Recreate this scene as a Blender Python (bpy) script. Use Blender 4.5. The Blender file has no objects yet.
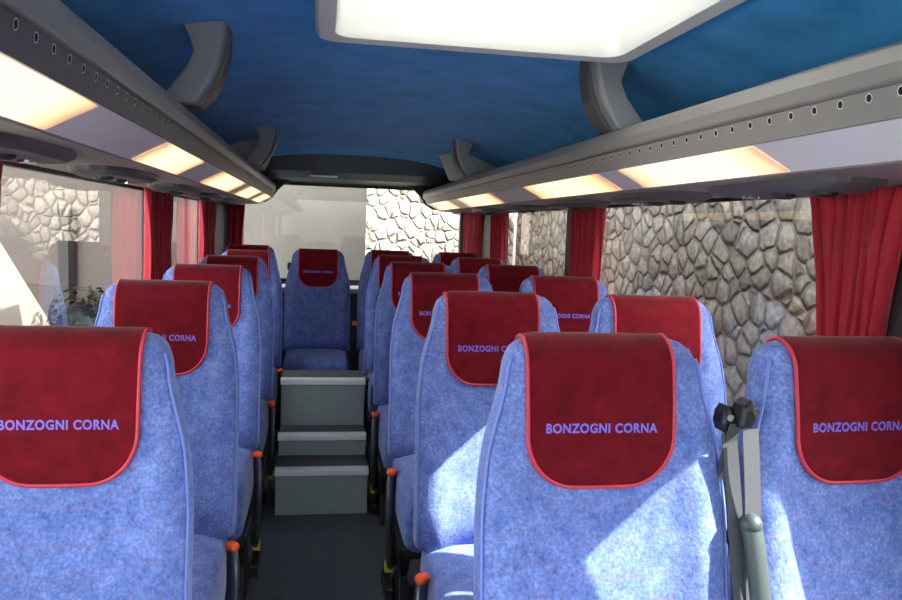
import bpy, bmesh, math, random
from mathutils import Vector, Matrix
from mathutils.bvhtree import BVHTree
random.seed(7)
C = bpy.context.scene.collection
pi = math.pi
XC = 0.213            # centre line of the coach
WL, WR = XC-0.93, XC+0.93
FL = -1.26            # floor level below the eye
UP = 1.26             # everything is lifted by this at the end so the floor is at z = 0
YF, YB = -2.2, 6.1

# ------------------------------------------------------------------ helpers
def link(o, parent=None):
    C.objects.link(o)
    if parent is not None: o.parent = parent
    return o
def obj(name, bm, mat, parent=None, smooth=False, loc=(0,0,0), rot=(0,0,0), bevel=0, seg=2):
    bmesh.ops.recalc_face_normals(bm, faces=bm.faces[:])
    me = bpy.data.meshes.new(name); bm.to_mesh(me); bm.free()
    mats = mat if isinstance(mat, (list, tuple)) else [mat]
    for m in mats: me.materials.append(m)
    if smooth:
        for p in me.polygons: p.use_smooth = True
    o = bpy.data.objects.new(name, me); o.location = loc; o.rotation_euler = rot
    link(o, parent)
    if bevel:
        b = o.modifiers.new('bevel', 'BEVEL'); b.width = bevel; b.segments = seg; b.limit_method = 'ANGLE'; b.angle_limit = 0.6
    return o
def thing(name, label, cat, loc=(0,0,0), rotz=0, group=None):
    o = bpy.data.objects.new(name, None); o.location = loc; o.rotation_euler = (0,0,rotz)
    o.empty_display_size = .1
    link(o); return tag(o, label, cat, group)
def tag(o, label, cat, group=None, kind=None):
    o['label'] = label; o['category'] = cat
    if group: o['group'] = group
    if kind: o['kind'] = kind
    return o
def struct(name, bm, mat, **k):
    o = obj(name, bm, mat, **k)
    if o.parent is None: o['kind'] = 'structure'
    return o
def BM(): return bmesh.new()
def box(bm, x0, x1, y0, y1, z0, z1, mi=0):
    v = [bm.verts.new(p) for p in [(x0,y0,z0),(x1,y0,z0),(x1,y1,z0),(x0,y1,z0),(x0,y0,z1),(x1,y0,z1),(x1,y1,z1),(x0,y1,z1)]]
    for f in [(0,3,2,1),(4,5,6,7),(0,1,5,4),(1,2,6,5),(2,3,7,6),(3,0,4,7)]:
        q = bm.faces.new([v[i] for i in f]); q.material_index = mi
    return bm
def loft(bm, rings, close=True, caps=True):
    R = [[bm.verts.new(p) for p in r] for r in rings]
    n = len(R[0])
    for a, b in zip(R, R[1:]):
        for i in range(n if close else n-1):
            j = (i+1) % n
            bm.faces.new((a[i], a[j], b[j], b[i]))
    if caps and close:
        bm.faces.new(R[0][::-1]); bm.faces.new(R[-1])
    return R
def tube(bm, pts, r, n=10, caps=True, flat=None):
    pts = [Vector(p) for p in pts]
    rings = []; up = None
    for i, p in enumerate(pts):
        t = (pts[min(i+1, len(pts)-1)] - pts[max(i-1, 0)]).normalized()
        if up is None:
            up = Vector((0,0,1)) if abs(t.z) < .9 else Vector((1,0,0))
            if flat is not None: up = Vector(flat)
        a = t.cross(up).normalized(); b = a.cross(t).normalized(); up = b
        rr = r[i] if isinstance(r, list) else r
        ra, rb = rr if isinstance(rr, tuple) else (rr, rr)
        rings.append([p + a*ra*math.cos(2*pi*k/n) + b*rb*math.sin(2*pi*k/n) for k in range(n)])
    loft(bm, rings, True, caps)
    return bm
def smoothpath(pts, k=6):
    P = [Vector(p) for p in pts]; out = []
    for i in range(len(P)-1):
        p0 = P[max(i-1,0)]; p1 = P[i]; p2 = P[i+1]; p3 = P[min(i+2,len(P)-1)]
        for j in range(k):
            t = j/k
            out.append(.5*((2*p1)+(p2-p0)*t+(2*p0-5*p1+4*p2-p3)*t*t+(3*p1-p0-3*p2+p3)*t**3))
    out.append(P[-1]); return out

# ------------------------------------------------------------------ materials
def mat(name, col=(.5,.5,.5), rough=.6, metal=0, spec=.5, sheen=0, bump=None, vary=None, emit=None):
    m = bpy.data.materials.new(name); m.use_nodes = True
    nt = m.node_tree; b = nt.nodes['Principled BSDF']
    b.inputs['Base Color'].default_value = (*col, 1); b.inputs['Roughness'].default_value = rough
    b.inputs['Metallic'].default_value = metal; b.inputs['Specular IOR Level'].default_value = spec
    if sheen:
        b.inputs['Sheen Weight'].default_value = sheen; b.inputs['Sheen Roughness'].default_value = .4
    tc = nt.nodes.new('ShaderNodeTexCoord')
    if vary:    # (scale, colour2, contrast)
        n = nt.nodes.new('ShaderNodeTexNoise'); n.inputs['Scale'].default_value = vary[0]; n.inputs['Detail'].default_value = 5
        nt.links.new(tc.outputs['Object'], n.inputs['Vector'])
        r = nt.nodes.new('ShaderNodeValToRGB'); r.color_ramp.elements[0].position = .5-vary[2]; r.color_ramp.elements[1].position = .5+vary[2]
        r.color_ramp.elements[0].color = (*col,1); r.color_ramp.elements[1].color = (*vary[1],1)
        nt.links.new(n.outputs['Fac'], r.inputs[0]); nt.links.new(r.outputs[0], b.inputs['Base Color'])
    if bump:    # (scale, strength, distance)
        n = nt.nodes.new('ShaderNodeTexNoise'); n.inputs['Scale'].default_value = bump[0]; n.inputs['Detail'].default_value = 4
        nt.links.new(tc.outputs['Object'], n.inputs['Vector'])
        u = nt.nodes.new('ShaderNodeBump'); u.inputs['Strength'].default_value = bump[1]; u.inputs['Distance'].default_value = bump[2]
        nt.links.new(n.outputs['Fac'], u.inputs['Height']); nt.links.new(u.outputs[0], b.inputs['Normal'])
    if emit:
        b.inputs['Emission Color'].default_value = (*emit[0],1); b.inputs['Emission Strength'].default_value = emit[1]
    return m
M = {}
def seat_fabric(name='blue_velour', scl=1.0):
    m = mat(name, (.1,.16,.5), .85, spec=.2, sheen=.25); nt = m.node_tree; b = nt.nodes['Principled BSDF']
    tc = nt.nodes.new('ShaderNodeTexCoord')
    n1 = nt.nodes.new('ShaderNodeTexNoise'); n1.inputs['Scale'].default_value = 24; n1.inputs['Detail'].default_value = 8; n1.inputs['Roughness'].default_value = .75
    nt.links.new(tc.outputs['Object'], n1.inputs['Vector'])
    r1 = nt.nodes.new('ShaderNodeValToRGB'); r1.color_ramp.elements[0].position = .36; r1.color_ramp.elements[1].position = .66
    r1.color_ramp.elements[0].color = (.085*scl,.140*scl,.40*scl,1); r1.color_ramp.elements[1].color = (.19*scl,.27*scl,.60*scl,1)
    nt.links.new(n1.outputs['Fac'], r1.inputs[0])
    # woven rows of tiny rust dots
    v = nt.nodes.new('ShaderNodeTexVoronoi'); v.inputs['Scale'].default_value = 95; v.inputs['Randomness'].default_value = .25
    nt.links.new(tc.outputs['Object'], v.inputs['Vector'])
    lt = nt.nodes.new('ShaderNodeMath'); lt.operation = 'LESS_THAN'; lt.inputs[1].default_value = .22
    nt.links.new(v.outputs['Distance'], lt.inputs[0])
    mu = nt.nodes.new('ShaderNodeMath'); mu.operation = 'MULTIPLY'; mu.inputs[1].default_value = .55
    nt.links.new(lt.outputs[0], mu.inputs[0])
    n3 = nt.nodes.new('ShaderNodeTexNoise'); n3.inputs['Scale'].default_value = 170; n3.inputs['Detail'].default_value = 2
    nt.links.new(tc.outputs['Object'], n3.inputs['Vector'])
    g3 = nt.nodes.new('ShaderNodeMapRange'); g3.inputs[1].default_value = .3; g3.inputs[2].default_value = .7; g3.inputs[3].default_value = .72; g3.inputs[4].default_value = 1.28
    nt.links.new(n3.outputs['Fac'], g3.inputs[0])
    gm = nt.nodes.new('ShaderNodeMixRGB'); gm.blend_type = 'MULTIPLY'; gm.inputs[0].default_value = 1
    nt.links.new(r1.outputs[0], gm.inputs[1]); nt.links.new(g3.outputs[0], gm.inputs[2]); r1 = gm
    mx = nt.nodes.new('ShaderNodeMixRGB'); mx.inputs[2].default_value = (.32,.12,.16,1)
    nt.links.new(mu.outputs[0], mx.inputs[0]); nt.links.new(r1.outputs[0], mx.inputs[1]); nt.links.new(mx.outputs[0], b.inputs['Base Color'])
    n2 = nt.nodes.new('ShaderNodeTexNoise'); n2.inputs['Scale'].default_value = 180; n2.inputs['Detail'].default_value = 3
    nt.links.new(tc.outputs['Object'], n2.inputs['Vector'])
    u = nt.nodes.new('ShaderNodeBump'); u.inputs['Strength'].default_value = .35; u.inputs['Distance'].default_value = .003
    nt.links.new(n2.outputs['Fac'], u.inputs['Height']); nt.links.new(u.outputs[0], b.inputs['Normal'])
    return m
M['blue'] = seat_fabric()
M['bluepipe'] = mat('light_blue_piping', (.17,.24,.62), .7)
M['red'] = mat('red_velour', (.095,.002,.006), .9, spec=.15, sheen=.15, vary=(30,(.165,.004,.011),.2), bump=(160,.25,.002))
M['redpipe'] = mat('bright_red_piping', (.55,.03,.06), .6)
M['thread'] = mat('violet_thread', (.17,.13,.62), .5)
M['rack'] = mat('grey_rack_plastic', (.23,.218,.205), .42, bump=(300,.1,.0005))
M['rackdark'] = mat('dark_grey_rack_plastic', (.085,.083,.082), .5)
M['under'] = mat('taupe_underside_plastic', (.28,.24,.205), .5)
M['silver'] = mat('satin_silver_panel', (.80,.79,.76), .33, metal=0)
M['lamp'] = mat('warm_lamp_diffuser', (.9,.8,.6), .5, emit=((1,.64,.36), .52))
nt = M['lamp'].node_tree; b = nt.nodes['Principled BSDF']; tc = nt.nodes.new('ShaderNodeTexCoord'); sx = nt.nodes.new('ShaderNodeSeparateXYZ')
nt.links.new(tc.outputs['Generated'], sx.inputs[0])      # a short tube behind each diffuser: bright in the middle, fading to its ends
ma = nt.nodes.new('ShaderNodeMath'); ma.operation = 'MULTIPLY_ADD'; ma.inputs[1].default_value = 2; ma.inputs[2].default_value = -1; nt.links.new(sx.outputs[1], ma.inputs[0])
mb = nt.nodes.new('ShaderNodeMath'); mb.operation = 'ABSOLUTE'; nt.links.new(ma.outputs[0], mb.inputs[0])
rr = nt.nodes.new('ShaderNodeValToRGB'); e = rr.color_ramp.elements; e[0].position = .55; e[0].color = (1,.72,.42,1); e[1].position = 1; e[1].color = (.30,.10,.03,1)
k = e.new(.86); k.color = (.85,.42,.16,1)
nt.links.new(mb.outputs[0], rr.inputs[0]); nt.links.new(rr.outputs[0], b.inputs['Emission Color'])
M['black'] = mat('black_plastic', (.012,.012,.013), .45)
M['hole'] = mat('black_hole', (.004,.004,.004), .8)
M['chrome'] = mat('chrome', (.7,.7,.7), .2, metal=1)
M['bracket'] = mat('grey_bracket', (.26,.27,.285), .4)
M['curtain'] = mat('red_curtain_cloth', (.42,.012,.028), .8, sheen=.2, bump=(220,.2,.001))
M['ceiling'] = mat('blue_ceiling_felt', (.028,.30,.74), .95, spec=.1, sheen=.15, vary=(9,(.06,.41,.94),.16), bump=(120,.3,.003))
M['carpet'] = mat('dark_grey_carpet', (.065,.073,.08), .95, spec=.15, vary=(260,(.14,.155,.165),.15), bump=(300,.5,.003))
M['riser'] = mat('grey_green_riser', (.24,.285,.27), .6, vary=(90,(.30,.345,.33),.2))
M['nosing'] = mat('aluminium_nosing', (.88,.90,.89), .45, metal=.2)
M['shell'] = mat('grey_wall_trim', (.10,.10,.10), .6)
M['darktrim'] = mat('dark_window_pillar', (.022,.024,.026), .5)
M['header'] = mat('dark_blue_grey_header', (.05,.068,.085), .45)
M['frame'] = mat('black_steel', (.016,.017,.018), .38, metal=.2)
M['tube'] = mat('gunmetal_tube', (.10,.105,.12), .28, metal=.6)
M['orange'] = mat('orange_button', (.9,.09,.01), .4)
M['yellow'] = mat('yellow_label', (.55,.40,.03), .6)
M['belt'] = mat('grey_belt_webbing', (.07,.075,.085), .7, bump=(400,.3,.001))
M['armrest'] = mat('grey_green_armrest', (.045,.062,.062), .45)
M['hatchframe'] = mat('pale_grey_hatch', (.72,.73,.70), .5)
M['shelf'] = mat('pale_grey_ledge', (.50,.47,.43), .5)
M['roofskin'] = mat('white_roof_paint', (.6,.6,.6), .5)
M['beige'] = mat('beige_plaster', (.155,.140,.118), .95, spec=.1, vary=(2.2,(.18,.162,.138),.2))
M['brown'] = mat('brown_shaded_plaster', (.085,.068,.060), .95, spec=.1)  # shade on the low left part of the building put into the colour
M['bounce_ground'] = mat('pale_bounce_ground', (.48,.46,.43), .95, spec=.1, vary=(20,(.55,.53,.49),.2))  # ground made pale so that it bounces sunlight up to the ceiling
M['taupe'] = mat('taupe_shaded_plaster', (.105,.088,.078), .95, spec=.1)  # same shade higher up the wall, also put into the colour
M['cardark'] = mat('dark_painted_metal', (.02,.023,.022), .5, spec=.2)
M['leaf'] = mat('dark_leaf', (.008,.010,.007), .7, spec=.15)
def acrylic():
    m = bpy.data.materials.new('translucent_white_acrylic'); m.use_nodes = True; nt = m.node_tree; nt.nodes.clear()
    o = nt.nodes.new('ShaderNodeOutputMaterial'); t = nt.nodes.new('ShaderNodeBsdfTranslucent'); d = nt.nodes.new('ShaderNodeBsdfDiffuse')
    t.inputs[0].default_value = (.74,.74,.71,1); d.inputs[0].default_value = (.75,.75,.72,1)
    x = nt.nodes.new('ShaderNodeMixShader'); x.inputs[0].default_value = .35
    nt.links.new(t.outputs[0], x.inputs[1]); nt.links.new(d.outputs[0], x.inputs[2]); nt.links.new(x.outputs[0], o.inputs[0]); return m
M['acrylic'] = acrylic()
def glass(name, tint, boost):
    m = bpy.data.materials.new(name); m.use_nodes = True; nt = m.node_tree; nt.nodes.clear()
    o = nt.nodes.new('ShaderNodeOutputMaterial'); t = nt.nodes.new('ShaderNodeBsdfTransparent'); g = nt.nodes.new('ShaderNodeBsdfGlossy')
    t.inputs[0].default_value = (*tint,1); g.inputs[0].default_value = (1,1,1,1); g.inputs['Roughness'].default_value = .0
    f = nt.nodes.new('ShaderNodeFresnel'); f.inputs[0].default_value = 1.5
    a = nt.nodes.new('ShaderNodeMath'); a.operation = 'MULTIPLY'; a.inputs[1].default_value = boost; a.use_clamp = True
    x = nt.nodes.new('ShaderNodeMixShader'); ge = nt.nodes.new('ShaderNodeNewGeometry')
    fr = nt.nodes.new('ShaderNodeMath'); fr.operation = 'SUBTRACT'; fr.inputs[0].default_value = 1    # only the outward face of each pane reflects
    nt.links.new(ge.outputs['Backfacing'], fr.inputs[1])
    mu = nt.nodes.new('ShaderNodeMath'); mu.operation = 'MULTIPLY'
    nt.links.new(f.outputs[0], a.inputs[0]); nt.links.new(a.outputs[0], mu.inputs[0]); nt.links.new(fr.outputs[0], mu.inputs[1]); nt.links.new(mu.outputs[0], x.inputs[0])
    nt.links.new(t.outputs[0], x.inputs[1]); nt.links.new(g.outputs[0], x.inputs[2]); nt.links.new(x.outputs[0], o.inputs[0]); return m
M['glass'] = glass('window_glass', (.92,.93,.92), .95)
def stone():
    m = mat('rubble_stone', (.3,.27,.24), .95, spec=.15); nt = m.node_tree; b = nt.nodes['Principled BSDF']
    tc = nt.nodes.new('ShaderNodeTexCoord')
    nz = nt.nodes.new('ShaderNodeTexNoise'); nz.inputs['Scale'].default_value = 3.5; nz.inputs['Detail'].default_value = 3
    nt.links.new(tc.outputs['Object'], nz.inputs['Vector'])
    add = nt.nodes.new('ShaderNodeMixRGB'); add.blend_type = 'ADD'; add.inputs[0].default_value = .10
    nt.links.new(tc.outputs['Object'], add.inputs[1]); nt.links.new(nz.outputs['Color'], add.inputs[2])
    mp = nt.nodes.new('ShaderNodeMapping'); mp.inputs['Scale'].default_value = (6.6,6.6,7.4)
    nt.links.new(add.outputs[0], mp.inputs[0])
    v1 = nt.nodes.new('ShaderNodeTexVoronoi'); v1.feature = 'F1'; v1.inputs['Scale'].default_value = 1
    v2 = nt.nodes.new('ShaderNodeTexVoronoi'); v2.feature = 'DISTANCE_TO_EDGE'; v2.inputs['Scale'].default_value = 1
    nt.links.new(mp.outputs[0], v1.inputs['Vector']); nt.links.new(mp.outputs[0], v2.inputs['Vector'])
    sep = nt.nodes.new('ShaderNodeSeparateColor'); nt.links.new(v1.outputs['Color'], sep.inputs[0])
    r = nt.nodes.new('ShaderNodeValToRGB'); e = r.color_ramp.elements
    e[0].position = 0; e[0].color = (.21,.18,.155,1); e[1].position = 1; e[1].color = (.46,.385,.30,1)
    for p, c in [(.3,(.30,.255,.21,1)),(.55,(.35,.315,.275,1)),(.75,(.33,.28,.235,1))]:
        k = e.new(p); k.color = c
    nt.links.new(sep.outputs[0], r.inputs[0])
    n2 = nt.nodes.new('ShaderNodeTexNoise'); n2.inputs['Scale'].default_value = 26; n2.inputs['Detail'].default_value = 6
    nt.links.new(tc.outputs['Object'], n2.inputs['Vector'])
    mr0 = nt.nodes.new('ShaderNodeMapRange'); mr0.inputs[1].default_value = .3; mr0.inputs[2].default_value = .7; mr0.inputs[3].default_value = .55; mr0.inputs[4].default_value = 1.08
    nt.links.new(n2.outputs['Fac'], mr0.inputs[0])
    mm = nt.nodes.new('ShaderNodeMixRGB'); mm.blend_type = 'MULTIPLY'; mm.inputs[0].default_value = 1
    nt.links.new(r.outputs[0], mm.inputs[1]); nt.links.new(mr0.outputs[0], mm.inputs[2])
    mr = nt.nodes.new('ShaderNodeMapRange'); mr.inputs[1].default_value = .0; mr.inputs[2].default_value = .06; nt.links.new(v2.outputs['Distance'], mr.inputs[0])
    mx = nt.nodes.new('ShaderNodeMixRGB'); mx.inputs[1].default_value = (.15,.13,.11,1)
    nt.links.new(mr.outputs[0], mx.inputs[0]); nt.links.new(mm.outputs[0], mx.inputs[2]); nt.links.new(mx.outputs[0], b.inputs['Base Color'])
    mr2 = nt.nodes.new('ShaderNodeMapRange'); mr2.interpolation_type = 'SMOOTHERSTEP'; mr2.inputs[1].default_value = .0; mr2.inputs[2].default_value = .16; nt.links.new(v2.outputs['Distance'], mr2.inputs[0])
    h = nt.nodes.new('ShaderNodeMath'); h.operation = 'MULTIPLY_ADD'; h.inputs[1].default_value = .3
    sf = nt.nodes.new('ShaderNodeTexVoronoi'); sf.feature = 'SMOOTH_F1'; sf.inputs['Scale'].default_value = 1; sf.inputs['Smoothness'].default_value = .18
    nt.links.new(mp.outputs[0], sf.inputs['Vector'])
    dm = nt.nodes.new('ShaderNodeMath'); dm.operation = 'POWER'; dm.inputs[1].default_value = 2; nt.links.new(sf.outputs['Distance'], dm.inputs[0])
    ds = nt.nodes.new('ShaderNodeMath'); ds.operation = 'MULTIPLY_ADD'; ds.inputs[1].default_value = -1.6; nt.links.new(dm.outputs[0], ds.inputs[0]); nt.links.new(mr2.outputs[0], ds.inputs[2])
    nt.links.new(n2.outputs['Fac'], h.inputs[0]); nt.links.new(ds.outputs[0], h.inputs[2])
    u = nt.nodes.new('ShaderNodeBump'); u.inputs['Strength'].default_value = .9; u.inputs['Distance'].default_value = .045
    nt.links.new(h.outputs[0], u.inputs['Height']); nt.links.new(u.outputs[0], b.inputs['Normal'])
    return m
M['stone'] = stone()

# ------------------------------------------------------------------ coach shell
HX0, HX1, HY0, HY1 = -.010, .745, 1.15, 1.905       # roof hatch opening
def ceil_z(x): return .50 - .16*(abs(x-XC)/.93)**3
def arch(name, dz, th, material, rooms=True):
    bm = BM()
    xs = sorted(set([WL-.03+ (WR-WL+.06)*i/24 for i in range(25)] + [HX0, HX1])); ys = [YF, 0, HY0, HY1, 3, 4, 5, YB+.05]
    def skip(a, b, c, d): return a >= HX0-1e-6 and b <= HX1+1e-6 and c >= HY0-1e-6 and d <= HY1+1e-6
    for i in range(len(xs)-1):
        for j in range(len(ys)-1):
            a, b, c, d = xs[i], xs[i+1], ys[j], ys[j+1]
            if skip(a, b, c, d): continue
            vs = []
            for x, y in [(a,c),(b,c),(b,d),(a,d)]: vs.append((x,y,ceil_z(x)+dz))
            top = [(x,y,z+th) for x,y,z in vs]
            v = [bm.verts.new(p) for p in vs+top]
            bm.faces.new((v[3],v[2],v[1],v[0])); bm.faces.new((v[4],v[5],v[6],v[7]))
    bmesh.ops.remove_doubles(bm, verts=bm.verts[:], dist=1e-5)
    # close the rim edges between the two skins
    ed = [e for e in bm.edges if len(e.link_faces) == 1]
    low = {}
    for e in ed:
        k = tuple(sorted((round(v.co.x,4), round(v.co.y,4)) for v in e.verts)); low.setdefault(k, []).append(e)
    for k, es in low.items():
        if len(es) == 2:
            a = sorted(es[0].verts, key=lambda v:(v.co.x,v.co.y)); b = sorted(es[1].verts, key=lambda v:(v.co.x,v.co.y))
            try: bm.faces.new((a[0],a[1],b[1],b[0]))
            except ValueError: pass
    return struct(name, bm, material, smooth=False)
arch('ceiling', 0, .04, M['ceiling'])
arch('trim_10', .045, .06, M['roofskin'])

struct('floor', box(BM(), WL-.02, WR+.02, YF, YB, FL-.06, FL), M['carpet'])

SILL, WTOP = -.50, .12
def side_wall(name, side):
    bm = BM()
    x0, x1 = (WR, WR+.06) if side > 0 else (WL-.06, WL)
    box(bm, x0, x1, YF-.06, YB+.06, FL-.06, SILL)
    box(bm, x0, x1, YF-.06, YB+.06, WTOP, .58)
    return struct(name, bm, M['shell'])
side_wall('wall_right', 1); side_wall('wall_left', -1)
# window pillars (between the panes) and the panes
PR = [(-2.2,-2.0),(-.35,-.25),(1.345,1.40),(3.42,3.50),(4.88,5.50),(6.0,6.1)]
PL = [(-2.2,-2.0),(-.35,-.25),(1.30,1.36),(3.55,3.62),(5.08,6.1)]
tn = 1; wn = 1
for side, P in ((1, PR), (-1, PL)):
    x0, x1 = (WR-.01, WR+.05) if side > 0 else (WL-.05, WL+.01)
    for a, b in P:
        o = struct('trim_%d' % tn if tn < 10 else 'trim_%d' % (tn+1), box(BM(), x0, x1, a, b, SILL-.0, WTOP), M['darktrim']); tn += 1
    for (a, b), (c, d) in zip(P, P[1:]):
        xm = (x0+x1)/2
        g = struct('window_%d' % wn, box(BM(), xm-.002, xm+.002, b, c, SILL, WTOP), M['glass']); wn += 1
        bm = BM()
        for ya, yb, za, zb in [(b,c,SILL,SILL+.03),(b,c,WTOP-.012,WTOP),(b,b+.015,SILL+.03,WTOP-.012),(c-.015,c,SILL+.03,WTOP-.012)]:
            box(bm, xm-.014, xm+.014, ya, yb, za, zb)
        struct('window_seal', bm, M['black'], parent=g)
struct('trim_30', box(BM(), WR-.02, WR+.05, .50, .86, SILL, WTOP), M['darktrim'])  # added panel out of view, keeps sun off part of the front aisle seat
struct('trim_31', box(BM(), WR-.02, WR+.05, .99, 1.30, SILL, WTOP), M['darktrim'])  # second added panel out of view, shades the front window seat
# rear wall with the wide rear window
bm = BM()
RT, RB = .300, -.455
box(bm, WL-.06, WR+.06, YB, YB+.06, FL-.06, RB); box(bm, WL-.06, WR+.06, YB, YB+.06, RT, .58)
box(bm, WL-.06, WL+.05, YB, YB+.06, RB, RT); box(bm, WR-.05, WR+.06, YB, YB+.06, RB, RT)
struct('wall_rear', bm, M['shell'])
g = struct('window_%d' % wn, box(BM(), WL+.05, WR-.05, YB+.028, YB+.032, RB, RT), M['glass']); wn += 1
bm = BM(); box(bm, WL+.05, WR-.05, YB+.01, YB+.05, RB, RB+.02); box(bm, WL+.05, WR-.05, YB+.01, YB+.05, RT-.015, RT)
struct('window_seal', bm, M['black'], parent=g)
# ledge under the rear window and dark header above it
struct('trim_20', box(BM(), WL+.01, WR-.01, 5.78, YB-.005, RB-.06, RB-.02), M['shelf'], bevel=.01)
bm = BM()
prof = [(YB-.005,.31),(5.86,.33),(5.76,.375),(5.745,.52),(YB-.005,.52)]
loft(bm, [[(x,y,min(z, ceil_z(x)+.01)) for y,z in prof] for x in [WL+.02+i*(WR-WL-.04)/12 for i in range(13)]])
hd = struct('trim_21', bm, M['header'], bevel=.01)
bm = BM(); box(bm, XC-.30, XC-.10, 5.795, 5.82, .338, .352)
struct('header_highlight', bm, M['silver'], parent=hd, bevel=.004)  # silver strip put in for a grey highlight on the header
for sd, nm in ((1, 'trim_22'), (-1, 'trim_23')):
    bm = BM(); loft(bm, [[(XC+sd*(x-XC), yy, z) for x, z in [(.66,.315),(.71,.285),(.76,.235),(.795,.18),(.85,.145),(.93,.128),(1.125,.118),(1.125,.345),(.95,.42),(.66,.46)]] for yy in (YB-.06, YB-.004)])
    struct(nm, bm, M['darktrim'], bevel=.004)
# front end: dash wall, header and windscreen behind the photographer
bm = BM(); box(bm, WL-.06, WR+.06, YF-.06, YF, FL-.06, -.80); box(bm, WL-.06, WR+.06, YF-.06, YF, .42, .58)
struct('wall_front', bm, M['shell'])
struct('window_%d' % wn, box(BM(), WL, WR, YF-.03, YF-.026, -.80, .42), M['glass'])

# ------------------------------------------------------------------ roof hatch
t = thing('roof_hatch', 'pale square roof hatch with a bright translucent lid, let into the blue ceiling', 'roof hatch', ((HX0+HX1)/2, (HY0+HY1)/2, .43))
def rrect(x0, x1, y0, y1, r, z, n=6):
    out = []
    for cx, cy, a0 in [(x1-r,y1-r,0),(x0+r,y1-r,90),(x0+r,y0+r,180),(x1-r,y0+r,270)]:
        for k in range(n+1):
            a = math.radians(a0+90*k/n); out.append((cx+r*math.cos(a), cy+r*math.sin(a), z))
    return out
cx, cy = (HX0+HX1)/2, (HY0+HY1)/2
L = lambda pts: [(x-cx, y-cy, z-.43) for x,y,z in pts]
bm = BM()
loft(bm, [L(rrect(HX0+.002,HX1-.002,HY0+.002,HY1-.002,.012,.61)), L(rrect(HX0-.012,HX1+.012,HY0-.012,HY1+.012,.06,.495)), L(rrect(HX0-.012,HX1+.012,HY0-.012,HY1+.012,.06,.44)),
          L(rrect(HX0-.004,HX1+.004,HY0-.004,HY1+.004,.05,.430)), L(rrect(HX0+.032,HX1-.032,HY0+.032,HY1-.032,.05,.434)), L(rrect(HX0+.040,HX1-.040,HY0+.040,HY1-.040,.04,.450)),
          L(rrect(HX0+.040,HX1-.040,HY0+.040,HY1-.040,.04,.60))], True, False)
obj('hatch_frame', bm, M['hatchframe'], t, smooth=True).modifiers.new('es','EDGE_SPLIT').split_angle = .7
bm = BM(); loft(bm, [L(rrect(HX0-.03,HX1+.03,HY0-.03,HY1+.03,.06,.61)), L(rrect(HX0-.03,HX1+.03,HY0-.03,HY1+.03,.06,.635))])
obj('hatch_lid', bm, M['acrylic'], t)
bm = BM(); bmesh.ops.create_uvsphere(bm, u_segments=12, v_segments=8, radius=.008, matrix=Matrix.Translation((.24,.20,.168)))
obj('fixing_screw', bm, M['black'], t)

# ------------------------------------------------------------------ luggage racks
RY0, RY1 = -1.6, 6.08
def rack(side):
    where = 'right' if side > 0 else 'left'
    t = thing('luggage_rack', {1:'long grey overhead luggage rack above the paired seats and the stone wall windows',
                               -1:'long grey overhead luggage rack above the single seats'}[side], 'luggage rack', (XC, RY0, 0), 0)
    X = lambda d: side*d
    ends = [0, .0, .0, .0, .015, .05, .11]; ys = [RY0, 1.5, 3.5, 5.70, 5.85, 5.97, RY1]
    def shell(name, prof, m, smooth=False, bev=.004):
        bm = BM()
        loft(bm, [[(X(d + (e*(1 if d < .85 else 0)*(1 if z < .2 else .25))), y-RY0, z + e*.35*(1 if z < .2 else 0)) for d, z in prof] for y, e in zip(ys, ends)])
        return obj(name, bm, m, t, smooth, bevel=bev)
    shell('rack_shelf', [(.556,.250),(.575,.262),(.60,.215),(.92,.20),(.92,.175),(.565,.176)], M['rackdark'])
    shell('rack_lip', [(.556,.216),(.545,.222),(.541,.245),(.545,.268),(.556,.277),(.572,.274),(.578,.262),(.575,.216)], M['rack'], bev=.003)
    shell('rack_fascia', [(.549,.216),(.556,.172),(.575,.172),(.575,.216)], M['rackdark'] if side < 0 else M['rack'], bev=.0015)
    shell('light_panel', [(.557,.171),(.585,.157),(.613,.1425),(.641,.127),(.641,.150),(.59,.172)], M['silver'], bev=0)
    shell('rack_underside', [(.641,.130),(.645,.124),(.78,.121),(.925,.117),(.925,.17),(.65,.172)], M['under'], bev=0)
    # row of round air holes in the fascia
    fn = Vector((-.988, 0, -.155)).normalized()
    bm = BM(); a = Vector((0,1,0)); b = fn.cross(a)
    for r0, r1, off, mi in ((.0058,.0070,.0010,1),(0,.0058,.0007,0)):
        ring = [[fn*off+(a*math.cos(2*pi*k/12)+b*math.sin(2*pi*k/12))*r for k in range(12)] for r in ((r0, r1) if r0 else (r1,))]
        rv = [[bm.verts.new((X(p.x), p.y, p.z)) for p in q] for q in ring]
        if r0:
            for k in range(12):
                f = bm.faces.new((rv[0][k], rv[0][(k+1)%12], rv[1][(k+1)%12], rv[1][k])); f.material_index = mi
        else:
            f = bm.faces.new(rv[0]); f.material_index = mi
    hole = obj('air_hole', bm, [M['hole'], M['silver']], t)
    for k in range(82):
        h = hole if k == 0 else hole.copy()
        if k: C.objects.link(h); h.parent = t
        h.location = (X(.5505), .45+.062*k-RY0, .206)
    lamps = {1:[(1.32,1.97),(2.13,2.95),(3.57,4.45),(4.75,5.55)], -1:[(.72,1.30),(1.86,2.42),(2.86,3.70),(3.93,4.66),(4.88,5.50)]}[side]
    if side > 0: lamps = [(-.3,.35)] + lamps
    for a, b in lamps:
        bm = BM()
        pr = [(.5600,.1690),(.585,.1562),(.613,.1417),(.637,.1285)]
        rings = []
        n = 14
        for k in range(n+1):
            y = a+(b-a)*k/n
            rings.append([(X(d-.0012), y-RY0, z-.0016) for d, z in pr]+[(X(d+.004), y-RY0, z+.006) for d, z in pr[::-1]])
        loft(bm, rings); obj('lamp_diffuser', bm, M['lamp'], t)
    return t
rackR = rack(1); rackL = rack(-1)

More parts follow.
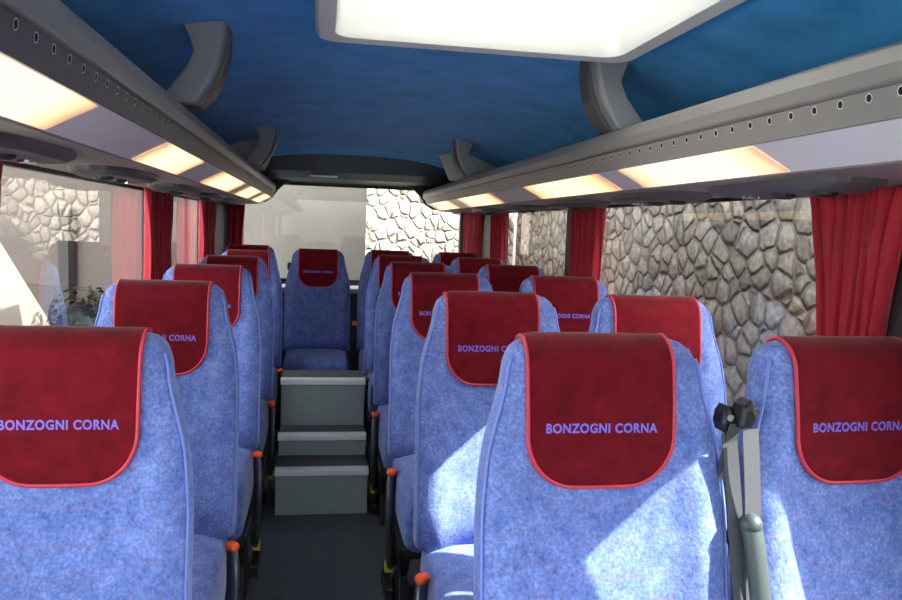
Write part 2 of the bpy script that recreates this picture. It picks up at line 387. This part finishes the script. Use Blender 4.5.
# brackets from the rack lip to the ceiling
def bracket(side, y, label):
    t = thing('rack_bracket', label, 'bracket', (XC+(.04 if side > 0 else 0), y, .27), 0, None)
    # front outline: (distance from centre line, height)
    prof = [(.620,.280),(.585,.315),(.545,.365),(.527,.405),(.533,.440),(.562,.492),(.452,.502),(.455,.44),(.468,.38),(.490,.33),(.527,.280)]
    bm = BM(); rings = []
    for k, (dy, sh) in enumerate([(0,0),(.012,.0),(.05,.0)]):
        rings.append([(side*(d+(.006 if k == 0 and 3 < i < 10 else 0)-sh*.0), dy, z-.27+(0 if z < .48 else .0)) for i, (d, z) in enumerate(prof)])
    loft(bm, rings)
    obj('bracket_arm', bm, M['bracket'], t, bevel=.005)
    bm = BM(); box(bm, side*.445 if side > 0 else -.57, .57 if side > 0 else -.445, .0, .14, .487-.27, .503-.27)
    obj('ceiling_foot', bm, M['rackdark'], t, bevel=.004)
    bm = BM()
    prof2 = [(.612,.280),(.57,.33),(.533,.39),(.536,.43),(.556,.495),(.450,.495),(.450,.42),(.463,.36),(.490,.31),(.520,.280)]
    loft(bm, [[(side*d, yy, z-.27) for d, z in prof2] for yy in (.051,.13)])
    obj('bracket_back', bm, M['rackdark'], t, bevel=.004)
bracket(-1, 2.00, 'grey curved bracket holding up the left rack, nearest one, beside the blue ceiling')
bracket(1, 2.00, 'grey curved bracket holding up the right rack, beside the corner of the roof hatch')
bracket(-1, 4.05, 'small grey curved bracket far down the left rack, in front of a pale bulkhead')
bracket(1, 4.15, 'small grey curved bracket far down the right rack, in front of a pale bulkhead')
# pale bulkhead plates that divide the racks behind the far brackets
for side, y, lb in ((-1, 4.45, 'pale grey bulkhead plate standing in the left rack near the rear'), (1, 4.55, 'pale grey bulkhead plate standing in the right rack near the rear')):
    bm = BM()
    pr = [(.53,.28),(.465,.425),(.60,.455),(.90,.340),(.90,.222),(.60,.222),(.585,.28)]
    loft(bm, [[(XC+side*d, yy, z) for d, z in pr] for yy in (y, y+.03)])
    tag(obj('rack_bulkhead', bm, M['shelf'], bevel=.005), lb, 'bulkhead')

# passenger service units under the racks
def service_unit(rk, side, y):
    bm = BM(); rings = []
    for z, s in ((.002,1),(-.010,.97),(-.020,.82)):
        rings.append([(s*.085*math.copysign(abs(math.cos(a))**.6, math.cos(a)), s*.27*math.copysign(abs(math.sin(a))**.8, math.sin(a)), z) for a in [2*pi*k/28 for k in range(28)]])
    loft(bm, rings); t = obj('service_unit', bm, M['rackdark'], rk, loc=(side*.775, y-RY0, .120), rot=(0, side*.03, 0), bevel=.002)
    t['label'] = 'dark oval reading light panel'
    for dy in (-.14, .0):
        bm = BM(); tube(bm, [(0,dy,-.018),(0,dy,-.026),(0,dy,-.030)], [.026,.024,.016], 16); obj('air_nozzle', bm, M['black'], t)
    bm = BM(); tube(bm, [(0,.13,-.018),(0,.13,-.025)], [.02,.018], 16); obj('reading_light', bm, M['chrome'], t)
for y in (1.5, 2.3, 3.2, 4.0, 4.8): service_unit(rackL, -1, y)
for y in (1.55, 2.2, 2.95, 3.75, 4.55): service_unit(rackR, 1, y)

# ------------------------------------------------------------------ curtains
def curtain(x, ya, yb, label, ztop=.112, zbot=-.50, tie=.55, shift=0, n=10, axis='y'):
    """gathered curtain hanging against the wall, drawn in a little towards the bottom"""
    bm = BM(); cols = 70; rows = 16; thk = .004
    loc = (x, (ya+yb)/2, zbot) if axis == 'y' else ((ya+yb)/2, x, zbot)
    def P(u, v, off):
        w = (yb-ya)*(1-(1-tie)*v**.75)
        c = shift*v
        a = (u-.5)*w + c + .006*math.sin(u*9+v*5)
        d = .017*math.sin(u*n*2*pi + 1.2*math.sin(v*3)) * (.65+.35*math.cos(v*2)) + .006*math.sin(u*23+v*3) + off
        z = (ztop-zbot)*(1-v)
        return (d, a, z) if axis == 'y' else (a, d, z)
    for off in (0,):
        g = [[bm.verts.new(P(i/cols, j/rows, off)) for i in range(cols+1)] for j in range(rows+1)]
        for j in range(rows):
            for i in range(cols): bm.faces.new((g[j][i], g[j][i+1], g[j+1][i+1], g[j+1][i]))
    o = obj('window_curtain', bm, M['curtain'], None, smooth=True, loc=loc)
    s = o.modifiers.new('thick','SOLIDIFY'); s.thickness = thk
    return tag(o, label, 'curtain')
curtain(WR-.035, 1.32, 1.61, 'wide red gathered curtain by the right window, directly behind the front window seat', tie=.34, shift=.0)
curtain(WR-.035, 2.98, 3.32, 'red curtain between the two large right windows, halfway down the coach', tie=.80, shift=.03)
curtain(WR-.035, 4.66, 4.97, 'narrow dark red curtain on the near side of the rear right pillar', tie=.85)
curtain(WR-.035, 5.38, 5.95, 'dark red curtain in the rear right corner beside the bright rear window', tie=.85)
curtain(WL+.035, 1.35, 1.80, 'red curtain at the left edge of the photo, by the nearest left window', tie=.8)
curtain(WL+.035, 3.20, 3.72, 'bright red curtain behind the second single seat on the left', tie=.9)
curtain(WL+.035, 4.60, 5.20, 'dark red curtain on the near side of the rear left pillar', tie=.9)
curtain(YB-.06, WL+.02, WL+.15, 'narrow red curtain in the rear left corner beside the beige rear window view', axis='x', tie=.9, n=3, ztop=.12)

# ------------------------------------------------------------------ aisle and steps
AX0, AX1 = -.170, .224
t = thing('aisle_steps', 'three grey carpeted steps with metal nosings rising to the rear seats', 'steps', (0, 3.31, FL))
for y, z, y1 in ((3.31,-1.063,3.531),(3.531,-.969,3.712),(3.712,-.748,3.96)):
    bm = BM(); box(bm, AX0, AX1, y-3.31, y1-3.31, 0, z-FL)
    for f in bm.faces: f.material_index = 1 if abs(f.normal.z) > .5 else 0
    bm.normal_update()
    for f in bm.faces: f.material_index = 1 if abs(f.normal.z) > .5 else 0
    s = obj('step', bm, [M['riser'], M['carpet']], t)
    bm = BM(); loft(bm, [[(x, yy, zz) for yy, zz in [(y-3.31-.012,z-FL-.022),(y-3.31-.014,z-FL+.001),(y-3.31-.008,z-FL+.005),(y-3.31+.040,z-FL+.005),(y-3.31+.040,z-FL+.001),(y-3.31-.001,z-FL+.001),(y-3.31-.001,z-FL-.022)]] for x in (AX0-.004, AX1+.004)])
    obj('nosing', bm, M['nosing'], s, bevel=.002)

# ------------------------------------------------------------------ seats
RECL = math.tan(math.radians(9))
def hw(s):            # half width of the backrest at distance s below its top
    pts = [(0,.118),(.006,.138),(.018,.153),(.04,.163),(.08,.169),(.12,.180),(.165,.193),(.22,.203),(.30,.207),(.70,.208)]
    for (a, p), (b, q) in zip(pts, pts[1:]):
        if s <= b: return p+(q-p)*(s-a)/(b-a)
    return .208
def tf(s):            # half thickness
    if s < .045: return .045*math.sqrt(max(0.02, 1-((.045-s)/.045)**2))
    return .045 + .018*min(1, max(0, (s-.2)/.4))
def back_point(a, s, H):
    w = hw(s); t = tf(s)
    c, n = math.cos(a), math.sin(a)
    e = .42
    x = w*math.copysign(abs(c)**e, c); y = t*math.copysign(abs(n)**e, n)
    if n < 0 and s > .1:      # seat front: shallow hollow between side bolsters
        k = min(1, (s-.1)/.15); y += k*.016*max(0, 1-(abs(x)/(.72*w))**4) * abs(n)
        y -= k*.006*math.exp(-((abs(x)-.8*w)/.03)**2)
    z = H - s
    return Vector((x, y + .045 + (z-H)*RECL, z))
def make_seat(H, label, tubeside=0, bench=False, rb=0, cx=0):
    """H = height of backrest above cushion joint; origin is at the joint height on the front plane of the backrest top"""
    root = thing('coach_seat', label, 'seat')
    bm = BM(); N = 56
    ss = [0,.002,.006,.012,.02,.03,.045,.06,.08,.1,.13,.165,.2,.24,.3,.36,.42,.48,.54,H]
    ss = [s for s in ss if s < H]+[H]
    rings = [[back_point(2*pi*k/N, s, H) for k in range(N)] for s in ss]
    loft(bm, rings)
    bvh_bm = bm.copy(); bmesh.ops.triangulate(bvh_bm, faces=bvh_bm.faces[:]); bvh = BVHTree.FromBMesh(bvh_bm)
    back = obj('backrest', bm, M['blue'], root, smooth=True)
    # light piping seam down both sides
    for sd in (-1, 1):
        bm = BM(); a = math.radians(-90+sd*72)
        pts = []
        for s in [.03,.05,.08,.12,.165,.2,.25,.3,.4,.5,H-.01]:
            p = back_point(a, s, H); pts.append(p+Vector((sd*.002,-.001,0)))
        tube(bm, smoothpath(pts, 3), .0028, 6); obj('seam_piping', bm, M['bluepipe'], back, smooth=True)
    # headrest cover
    W, R_, LEN = .122, .075, .232
    def path(s):       # s from 0 (lower front edge) over the top to the back
        if s < LEN-.05: return Vector((0, -.10, H-LEN+s)), 'f'
        u = s-(LEN-.05)
        if u < .19: a = u/.19*pi; return Vector((0, .037-.15*math.cos(a), H-.05+.15*math.sin(a))), 'a'
        return Vector((0, .2, H-.05-(u-.19))), 'b'
    TOT = LEN+.14+.09
    def cov(x, s, off=.0045):
        p, kind = path(s)
        p = Vector((x, p.y + (p.z-H)*RECL*(1 if kind != 'a' else .0), p.z))
        if kind == 'f': r = bvh.ray_cast(p, Vector((0,1,0)))
        elif kind == 'b': r = bvh.ray_cast(p, Vector((0,-1,0)))
        else:
            tgt = Vector((x, .037, H-.05)); r = bvh.ray_cast(p, (tgt-p).normalized())
        if r[0] is None: r = bvh.find_nearest(p)
        n = r[1] if r[1].dot(p-r[0]) > 0 else -r[1]
        return r[0] + (p-r[0]).normalized()*off
    us = [math.sin(-pi/2+pi*i/36) for i in range(37)]
    srow = 44; bm = BM(); grid = []
    edge = []
    for u in us:
        x = u*W; ax = abs(x)
        s0 = 0 if ax < W-R_ else R_-math.sqrt(max(0, R_*R_-(ax-(W-R_))**2))
        s0 += .006*(ax/W)**2
        grid.append([bm.verts.new(cov(x+cx, s0+(TOT-s0)*j/srow)) for j in range(srow+1)]); 
    for i in range(36):
        for j in range(srow): bm.faces.new((grid[i][j], grid[i+1][j], grid[i+1][j+1], grid[i][j+1]))
    edge = [grid[0][j].co.copy() for j in range(srow, 0, -1)] + [grid[i][0].co.copy() for i in range(37)] + [grid[-1][j].co.copy() for j in range(1, srow+1)]
    cb = bm.copy(); bmesh.ops.triangulate(cb, faces=cb.faces[:]); cbvh = BVHTree.FromBMesh(cb)
    cover = obj('headrest_cover', bm, M['red'], root, smooth=True)
    sm = cover.modifiers.new('thick','SOLIDIFY'); sm.thickness = .004; sm.offset = 0
    bm = BM()
    # thin out near coincident points
    ed = [edge[0]]
    for p in edge[1:]:
        if (p-ed[-1]).length > .004: ed.append(p)
    tube(bm, ed, .0036, 7); obj('cover_piping', bm, M['redpipe'], cover, smooth=True)
    # embroidered lettering
    cu = bpy.data.curves.new('lettering', 'FONT'); cu.body = 'BONZOGNI CORNA'; cu.size = 1; cu.align_x = 'CENTER'; cu.offset = .032; cu.space_character = 1.12
    to = bpy.data.objects.new('lettering', cu); C.objects.link(to)
    dg = bpy.context.evaluated_depsgraph_get(); dg.update()
    me = bpy.data.meshes.new_from_object(to.evaluated_get(dg)); C.objects.unlink(to); bpy.data.objects.remove(to)
    bm = BM(); bm.from_mesh(me); bpy.data.meshes.remove(me)
    xs = [v.co.x for v in bm.verts]; w0 = max(xs)-min(xs); h0 = max(v.co.y for v in bm.verts)
    bmesh.ops.subdivide_edges(bm, edges=[e for e in bm.edges if e.calc_length() > .25], cuts=2)
    for v in bm.verts:
        x = cx+(v.co.x-(max(xs)+min(xs))/2)/w0*.186; z = H-.144+v.co.y/h0*.0148
        r = cbvh.ray_cast(Vector((x, -.3, z)), Vector((0,1,0)))
        v.co = (r[0] if r[0] else Vector((x,0,z))) + Vector((0,-.0032,0))
    o = obj('lettering', bm, M['thread'], cover); o['label'] = 'violet embroidered words across the cover'
    # cushion
    yb = .045 - H*RECL
    bm = BM(); rings = []
    D0 = .46
    for y, zt, zb, e in [(yb+.03,.0,-.16,.9),(yb-.02,.012,-.18,1),(yb-.15,.006,-.20,1),(yb-.30,.012,-.20,1),(yb-.40,.014,-.20,1),(yb-.445,0,-.185,.99),(yb-D0,-.04,-.15,.96)]:
        r = []
        for k in range(40):
            a = 2*pi*k/40; c, n = math.cos(a), math.sin(a)
            r.append(((.192*e)*math.copysign(abs(c)**.3, c), y, (zt+zb)/2+(zt-zb)/2*math.copysign(abs(n)**.35, n)))
        rings.append(r)
    loft(bm, rings); obj('seat_cushion', bm, M['blue'], root, smooth=True)
    if bench: return root
    # black steel frame, legs and feet
    zf = FL-(-.805)        # floor level in seat space (cushion joint at -.805)
    bm = BM(); box(bm, -.20, .20, yb-.40, yb+.0, -.225, -.185); obj('seat_frame', bm, M['frame'], root, bevel=.006)
    for sx in (-.17, .17):
        bm = BM(); loft(bm, [[(sx-.02, yb-.34, -.22),(sx+.02, yb-.34, -.22),(sx+.02, yb-.08, -.22),(sx-.02, yb-.08, -.22)], [(sx-.014, yb-.27, -.34),(sx+.014, yb-.27, -.34),(sx+.014, yb-.16, -.34),(sx-.014, yb-.16, -.34)],
                            [(sx-.02, yb-.36, zf+.0),(sx+.02, yb-.36, zf+.0),(sx+.02, yb-.06, zf+.0),(sx-.02, yb-.06, zf+.0)]])
        obj('leg', bm, M['frame'], root, bevel=.004)
    if tubeside:
        s = tubeside; x = s*.206; ys_ = yb; yb = yb+rb
        bm = BM(); tube(bm, smoothpath([(x-s*.01,yb-.14,-.03),(x,yb-.155,-.05),(x+s*.005,yb-.17,-.10),(x+s*.004,yb-.18,-.2),(x,yb-.17,-.30),(x-s*.01,yb-.15,-.345)], 5), (.014,.026), 12); obj('side_rail', bm, M['tube'], root, smooth=True)
        bm = BM(); tube(bm, [(x-s*.012,yb-.14,-.032),(x+s*.004,yb-.14,-.032)], [.017,.017], 14); obj('rail_pivot', bm, M['black'], root)
        bm = BM(); tube(bm, smoothpath([(x-s*.01,yb-.16,-.018),(x+s*.004,yb-.175,-.014),(x+s*.012,yb-.19,-.010)],3), [.010,.0125,.0135,.0135,.013,.0125,.009], 14)
        o = obj('recline_button', bm, M['orange'], root, smooth=True); o['label'] = 'round orange recline button'
        bm = BM(); box(bm, x-.014, x+.014, yb-.15, yb-.12, -.38, -.345); o = obj('rail_label', bm, M['yellow'], root, bevel=.003); o['label'] = 'yellow block at the foot of the side rail'
        bm = BM(); box(bm, x-.018, x+.010, yb-.22, yb-.05, zf, zf+.05); obj('floor_foot', bm, M['frame'], root, bevel=.004)
        yb = ys_
    return root
def dup(root, loc, label, rotz=0, group=None):
    r = root.copy(); C.objects.link(r); r.location = loc; r.rotation_euler = (0,0,rotz); r['label'] = label
    if group: r['group'] = group
    for ch in list(root.children):
        c = ch.copy(); C.objects.link(c); c.parent = r
        for g in list(ch.children):
            d = g.copy(); C.objects.link(d); d.parent = c
    return r
ST = -.171; H = .64; ZJ = ST-H      # seat top, backrest height, joint height
X_L, X_M, X_R = -.400, .462, .906
Y0, PIT = 1.176, .796
yo = -.0                                 # backrest front plane sits at y = 0 of seat space at its top
lab_L = ['nearest single seat on the left, blue velour, its red cover cut by the photo edge',
         'blue velour single seat second from the front on the left, with a dark red cover',
         'blue single seat third from the front on the left side of the aisle',
         'blue single seat fourth from the front on the left, only its shoulder showing',
         'fifth and last single seat on the left before the rear bench']
lab_M = ['nearest aisle seat right of the aisle, blue velour with whole lettered red cover, sunlit corner',
         'second aisle seat right of the aisle, directly behind the big centre seat',
         'third aisle seat right of the aisle, blue with a dark red cover',
         'fourth aisle seat right of the aisle, mostly hidden by the third',
         'fifth aisle seat right of the aisle, a slim dark shape before the rear bench']
lab_R = ['nearest window seat at the right edge, blue velour with bright red lettered cover',
         'second window seat on the right, sunlit red cover against the stone wall',
         'third window seat on the right, in front of the stone wall window',
         'fourth window seat on the right, small, with a plain looking dark red cover',
         'fifth window seat on the right, below the rear right pillar']
seatL = make_seat(H, lab_L[0], tubeside=1, rb=.10); seatM = make_seat(H, lab_M[0], tubeside=-1, cx=-.013); seatR = make_seat(H, lab_R[0])
# the first of each keeps its own meshes; the others are copies
for k in range(5):
    for base, x, labs, dy, rz, gr in ((seatL, X_L, lab_L, .12, 0, 'single seats left of the aisle'), (seatM, X_M, lab_M, 0, 0, 'aisle seats right of the aisle'), (seatR, X_R, lab_R, 0, 0, 'window seats on the right')):
        loc = (x, Y0+dy+PIT*k, ZJ)
        if k == 0 and base is seatL: loc = (x+.009, Y0+.10, ZJ-.016)
        if k == 0 and base is seatR: base.rotation_euler = (0, 0, math.radians(4))
        if k == 0 and base is seatL: base.scale = (.94, 1, 1)
        if k == 0: base.location = loc; base['group'] = gr
        else: dup(base, loc, labs[k], 0, gr)
# rear bench: four seats on a raised base
HB = .63
bench = make_seat(HB, 'centre seat of the rear bench, dark blue, facing straight down the aisle', bench=True)
bench.location = (-.012, 5.02, ST-HB); bench['group'] = 'rear bench seats'
dup(bench, (-.452, 5.06, ST-HB+.012), 'left seat of the rear bench, behind the single seats', 0, 'rear bench seats')
dup(bench, (.452, 5.06, ST-HB+.005), 'rear bench seat just right of the centre one, behind the aisle seats', 0, 'rear bench seats')
dup(bench, (.905, 5.06, ST-HB+.005), 'rear bench seat in the right corner, beside the window', 0, 'rear bench seats')
bm = BM(); box(bm, WL+.02, WR-.02, 4.56, 5.20, FL, ST-HB-.21)
tag(obj('bench_base', bm, M['shell'], bevel=.01), 'grey box base under the rear bench seats', 'bench base')
# buckle stalk with orange button beside the rear centre seat
t = thing('seat_buckle', 'black belt buckle with orange top standing right of the rear centre seat', 'seat buckle', (.220, 4.80, -1.011))
bm = BM(); tube(bm, [(0,0,0),(0,0,.25),(0,-.01,.35),(0,-.015,.39)], [(.007,.007),(.007,.007),(.009,.007),(.017,.010)], 10); obj('buckle_stalk', bm, M['black'], t)
bm = BM(); box(bm, -.018, .018, -.027, -.005, .39, .415); obj('buckle_button', bm, M['orange'], t, bevel=.004)

# belts on the front pair
def strap(name, pts, w, m, parent, th=.0012):
    P = smoothpath(pts, 6); bm = BM(); rings = []
    for i, p in enumerate(P):
        t_ = (P[min(i+1,len(P)-1)]-P[max(i-1,0)]).normalized(); a = t_.cross(Vector((0,1,0))).normalized(); n = a.cross(t_)
        rings.append([p+a*w/2-n*th, p+a*w/2+n*th, p-a*w/2+n*th, p-a*w/2-n*th])
    loft(bm, rings); return obj(name, bm, m, parent)
def anchor(parent, x, y, z, s):
    bm = BM(); rings = []
    for dy, k in ((-.016,.8),(-.010,1),(.02,1)):
        rings.append([(x+s*px*k, y+dy, z+pz*k) for px, pz in [(-.014,-.020),(.010,-.018),(.015,-.002),(.012,.016),(.004,.028),(-.010,.016)]])
    loft(bm, rings); o = obj('belt_guide', bm, M['black'], parent, bevel=.003)
    bm = BM(); tube(bm, [(x+s*.006,y-.024,z+.010),(x+s*.006,y-.014,z+.010)], .006, 10); obj('guide_screw', bm, M['chrome'], o)
# seat-space coordinates: x relative to the seat, z above the cushion joint
zj = lambda z: z-ZJ
anchor(seatM, .207, -.012, zj(-.300), -1)
strap('seat_belt', [(.203,-.03,zj(-.315)),(.212,-.038,zj(-.40)),(.217,-.055,zj(-.50)),(.222,-.085,zj(-.64)),(.222,-.11,zj(-.78))], .026, M['belt'], seatM)
anchor(seatR, -.222, -.020, zj(-.285), 1)
strap('seat_belt', [(-.219,-.035,zj(-.305)),(-.212,-.045,zj(-.42)),(-.207,-.055,zj(-.55)),(-.203,-.08,zj(-.70)),(-.20,-.10,zj(-.80))], .029, M['belt'], seatR)
strap('belt_loop', [(-.236,-.02,zj(-.300)),(-.243,-.01,zj(-.36)),(-.247,.0,zj(-.43)),(-.240,.01,zj(-.50))], .020, M['belt'], seatR)
bm = BM(); tube(bm, smoothpath([(.232,-.065,zj(-.455)),(.235,-.08,zj(-.50)),(.240,-.105,zj(-.60)),(.246,-.13,zj(-.74))], 5), (.014,.017), 12)
bmesh.ops.create_uvsphere(bm, u_segments=14, v_segments=10, radius=.019, matrix=Matrix.Translation((.232,-.065,zj(-.458))))
obj('folded_armrest', bm, M['armrest'], seatM, smooth=True)['label'] = 'grey green armrest folded up between the two front seats'
# small black guide on the left shoulder of the rear centre seat
bm = BM(); box(bm, -.195,-.160,.0,.04,HB-.13,HB-.085); obj('belt_guide', bm, M['black'], bench, bevel=.006)

# ------------------------------------------------------------------ outdoors
GZ = -2.3
def top(name, bm, m, label, cat, **k): return tag(obj(name, bm, m, **k), label, cat)
struct('floor_outside', box(BM(), -30, 30, -20, 40, GZ-.1, GZ), M['bounce_ground']).name = 'ground'
SX = 2.45
_b = BM()
loft(_b, [[(x, y, z) for y, z in [(-3,GZ),(9.6,GZ),(9.6,.30),(6.2,.30),(6.0,2.4),(1.36,2.4),(1.33,.28),(-3,.28)]] for x in (SX, SX+.4)])  # tall unseen middle stretch added to keep sun off the seats further back
o = top('stone_wall', _b, M['stone'], 'grey brown rubble stone wall running alongside the right windows', 'stone wall')
_b = BM(); loft(_b, [[(.25,8.45,z),(2.44,9.70,z),(2.44,10.2,z),(.25,8.95,z)] for z in (GZ, 4.0)])
o = top('stone_wall', _b, M['stone'], 'sunlit pale rubble stone wall behind the coach, seen bright in the rear window', 'stone wall')
# beige building whose wall runs off diagonally behind the coach
t = thing('building', 'plain beige plastered building behind the left half of the rear window', 'building', (.40, 7.05, GZ))
bm = BM()
d = Vector((-.8,.6,0)); nn = Vector((.6,.8,0))
p0 = Vector((0,0,0)); p1 = d*14; q1 = p1+nn*5; q0 = nn*5
q0 = Vector((-1.2, 1.6, 0)) + Vector((0,0,0))
q0 = nn*1.0 + d*.9
loft(bm, [[(p.x,p.y,z) for p in (p0,p1,p1+nn*1.2,q0)] for z in (0, 2.95)])
obj('facade', bm, M['beige'], t)
R_ = math.atan2(d.y, d.x)
def onwall(name, a, b, z0, z1, m, depth=.06, off=0):
    bm = BM(); P = [d*a-nn*(off+depth), d*b-nn*(off+depth), d*b-nn*(off-.01), d*a-nn*(off-.01)]
    loft(bm, [[(p.x,p.y,z) for p in P] for z in (z0, z1)]); return obj(name, bm, m, t)
onwall('shaded_plinth', 2.2, 14, 0, 1.449, M['brown'])  # darker panels carry the shade on the left part of the wall
onwall('door_post', 3.85, 4.02, 1.0, 2.35, M['cardark'], .10, .06)
onwall('upper_shade_panel', 2.2, 14, 1.45, 2.94, M['taupe'], .04)
# sloping parapet in full sun beyond the nearest left window
t = thing('ramp_parapet', 'sunlit beige wall with a sloping top outside the nearest left window', 'wall', (-2.40, 6.35, GZ))
bm = BM(); loft(bm, [[(x, y, z) for y, z in [(-5.0,0),(-5.0,2.45),(-.53,2.45),(1.30,1.18),(1.30,0)]] for x in (-.3, 0)])
obj('parapet_wall', bm, M['beige'], t)
# invented shrub in a planter, stands in for an unclear dark shape
t = thing('stand_in_shrub', 'dark rounded shape built as a shrub in a planter outside the nearest left window, beside the sunlit beige wall', 'shrub', (-1.98, 7.1, GZ))
bm = BM(); tube(bm, [(0,0,0),(0,0,.1),(0,0,.9),(0,0,.95)], [.24,.25,.33,.35], 24); obj('planter', bm, M['cardark'], t)
bm = BM(); rg = random.Random(3)
for k in range(1400):
    a = rg.uniform(0, 2*pi); zz = rg.uniform(-.8, 1); rr = math.sqrt(1-zz*zz); w_ = .82+.18*math.sin(3*a+5*zz)
    p = Vector((rr*math.cos(a)*.36*w_, rr*math.sin(a)*.36*w_, 1.26+zz*.42*w_))*1.0
    n = (p-Vector((0,0,1.2))).normalized(); u = n.orthogonal().normalized(); u = (u*math.cos(k)+n.cross(u)*math.sin(k)); v = n.cross(u)
    l = rg.uniform(.03,.05); up_ = n*l*.5
    vv = [bm.verts.new(p-u*l), bm.verts.new(p+v*l*.45+up_*.5), bm.verts.new(p+u*l+up_), bm.verts.new(p-v*l*.45+up_*.5)]
    bm.faces.new(vv)
bmesh.ops.create_icosphere(bm, subdivisions=3, radius=.27, matrix=Matrix.Translation((0,0,1.26)) @ Matrix.Diagonal((1,1,1.12,1)))
obj('foliage', bm, M['leaf'], t)

# ------------------------------------------------------------------ light
w = bpy.data.worlds.new('sky'); bpy.context.scene.world = w; w.use_nodes = True; nt = w.node_tree
bg = nt.nodes['Background']; sky = nt.nodes.new('ShaderNodeTexSky'); sky.sky_type = 'NISHITA'; sky.sun_disc = False
SD = Vector((-1, .35, -.815)).normalized()      # direction the sunlight travels
sky.sun_elevation = math.asin(-SD.z); sky.sun_rotation = math.atan2(-SD.x, -SD.y); sky.air_density = 1; sky.dust_density = 2.5; sky.ozone_density = 1
hs = nt.nodes.new('ShaderNodeHueSaturation'); hs.inputs['Saturation'].default_value = .25
nt.links.new(sky.outputs[0], hs.inputs['Color']); nt.links.new(hs.outputs[0], bg.inputs[0]); bg.inputs[1].default_value = .62
sl = bpy.data.lights.new('sun', 'SUN'); sl.energy = 9; sl.angle = .009; sl.color = (1,.96,.90)
so = bpy.data.objects.new('sun', sl); C.objects.link(so); so.rotation_euler = SD.to_track_quat('-Z','Y').to_euler()

# ------------------------------------------------------------------ camera
F = 773.6
y_, p_, r_ = [math.radians(a) for a in (9.69, 5.294, 2.162)]
Fv = Vector((math.sin(y_)*math.cos(p_), math.cos(y_)*math.cos(p_), -math.sin(p_))); Rt = Vector((math.cos(y_), -math.sin(y_), 0)); U = Rt.cross(Fv)
A = Rt*math.cos(r_)+U*math.sin(r_); B = -Rt*math.sin(r_)+U*math.cos(r_)
cam = bpy.data.cameras.new('camera'); cam.sensor_width = 36; cam.lens = F/902*36; cam.clip_start = .02; cam.clip_end = 200
co = bpy.data.objects.new('camera', cam); C.objects.link(co)
co.matrix_world = Matrix((( A.x,B.x,-Fv.x,0),(A.y,B.y,-Fv.y,0),(A.z,B.z,-Fv.z,0),(0,0,0,1)))
bpy.context.scene.camera = co
# lift everything so that the coach floor is at z = 0
for o in C.objects:
    if o.parent is None: o.location.z += UP
vs = bpy.context.scene.view_settings
bpy.context.scene.display_settings.display_device = 'sRGB'
vs.view_transform = 'Standard'; vs.look = 'None'; vs.gamma = 1; vs.use_curve_mapping = False; vs.exposure = 1.65
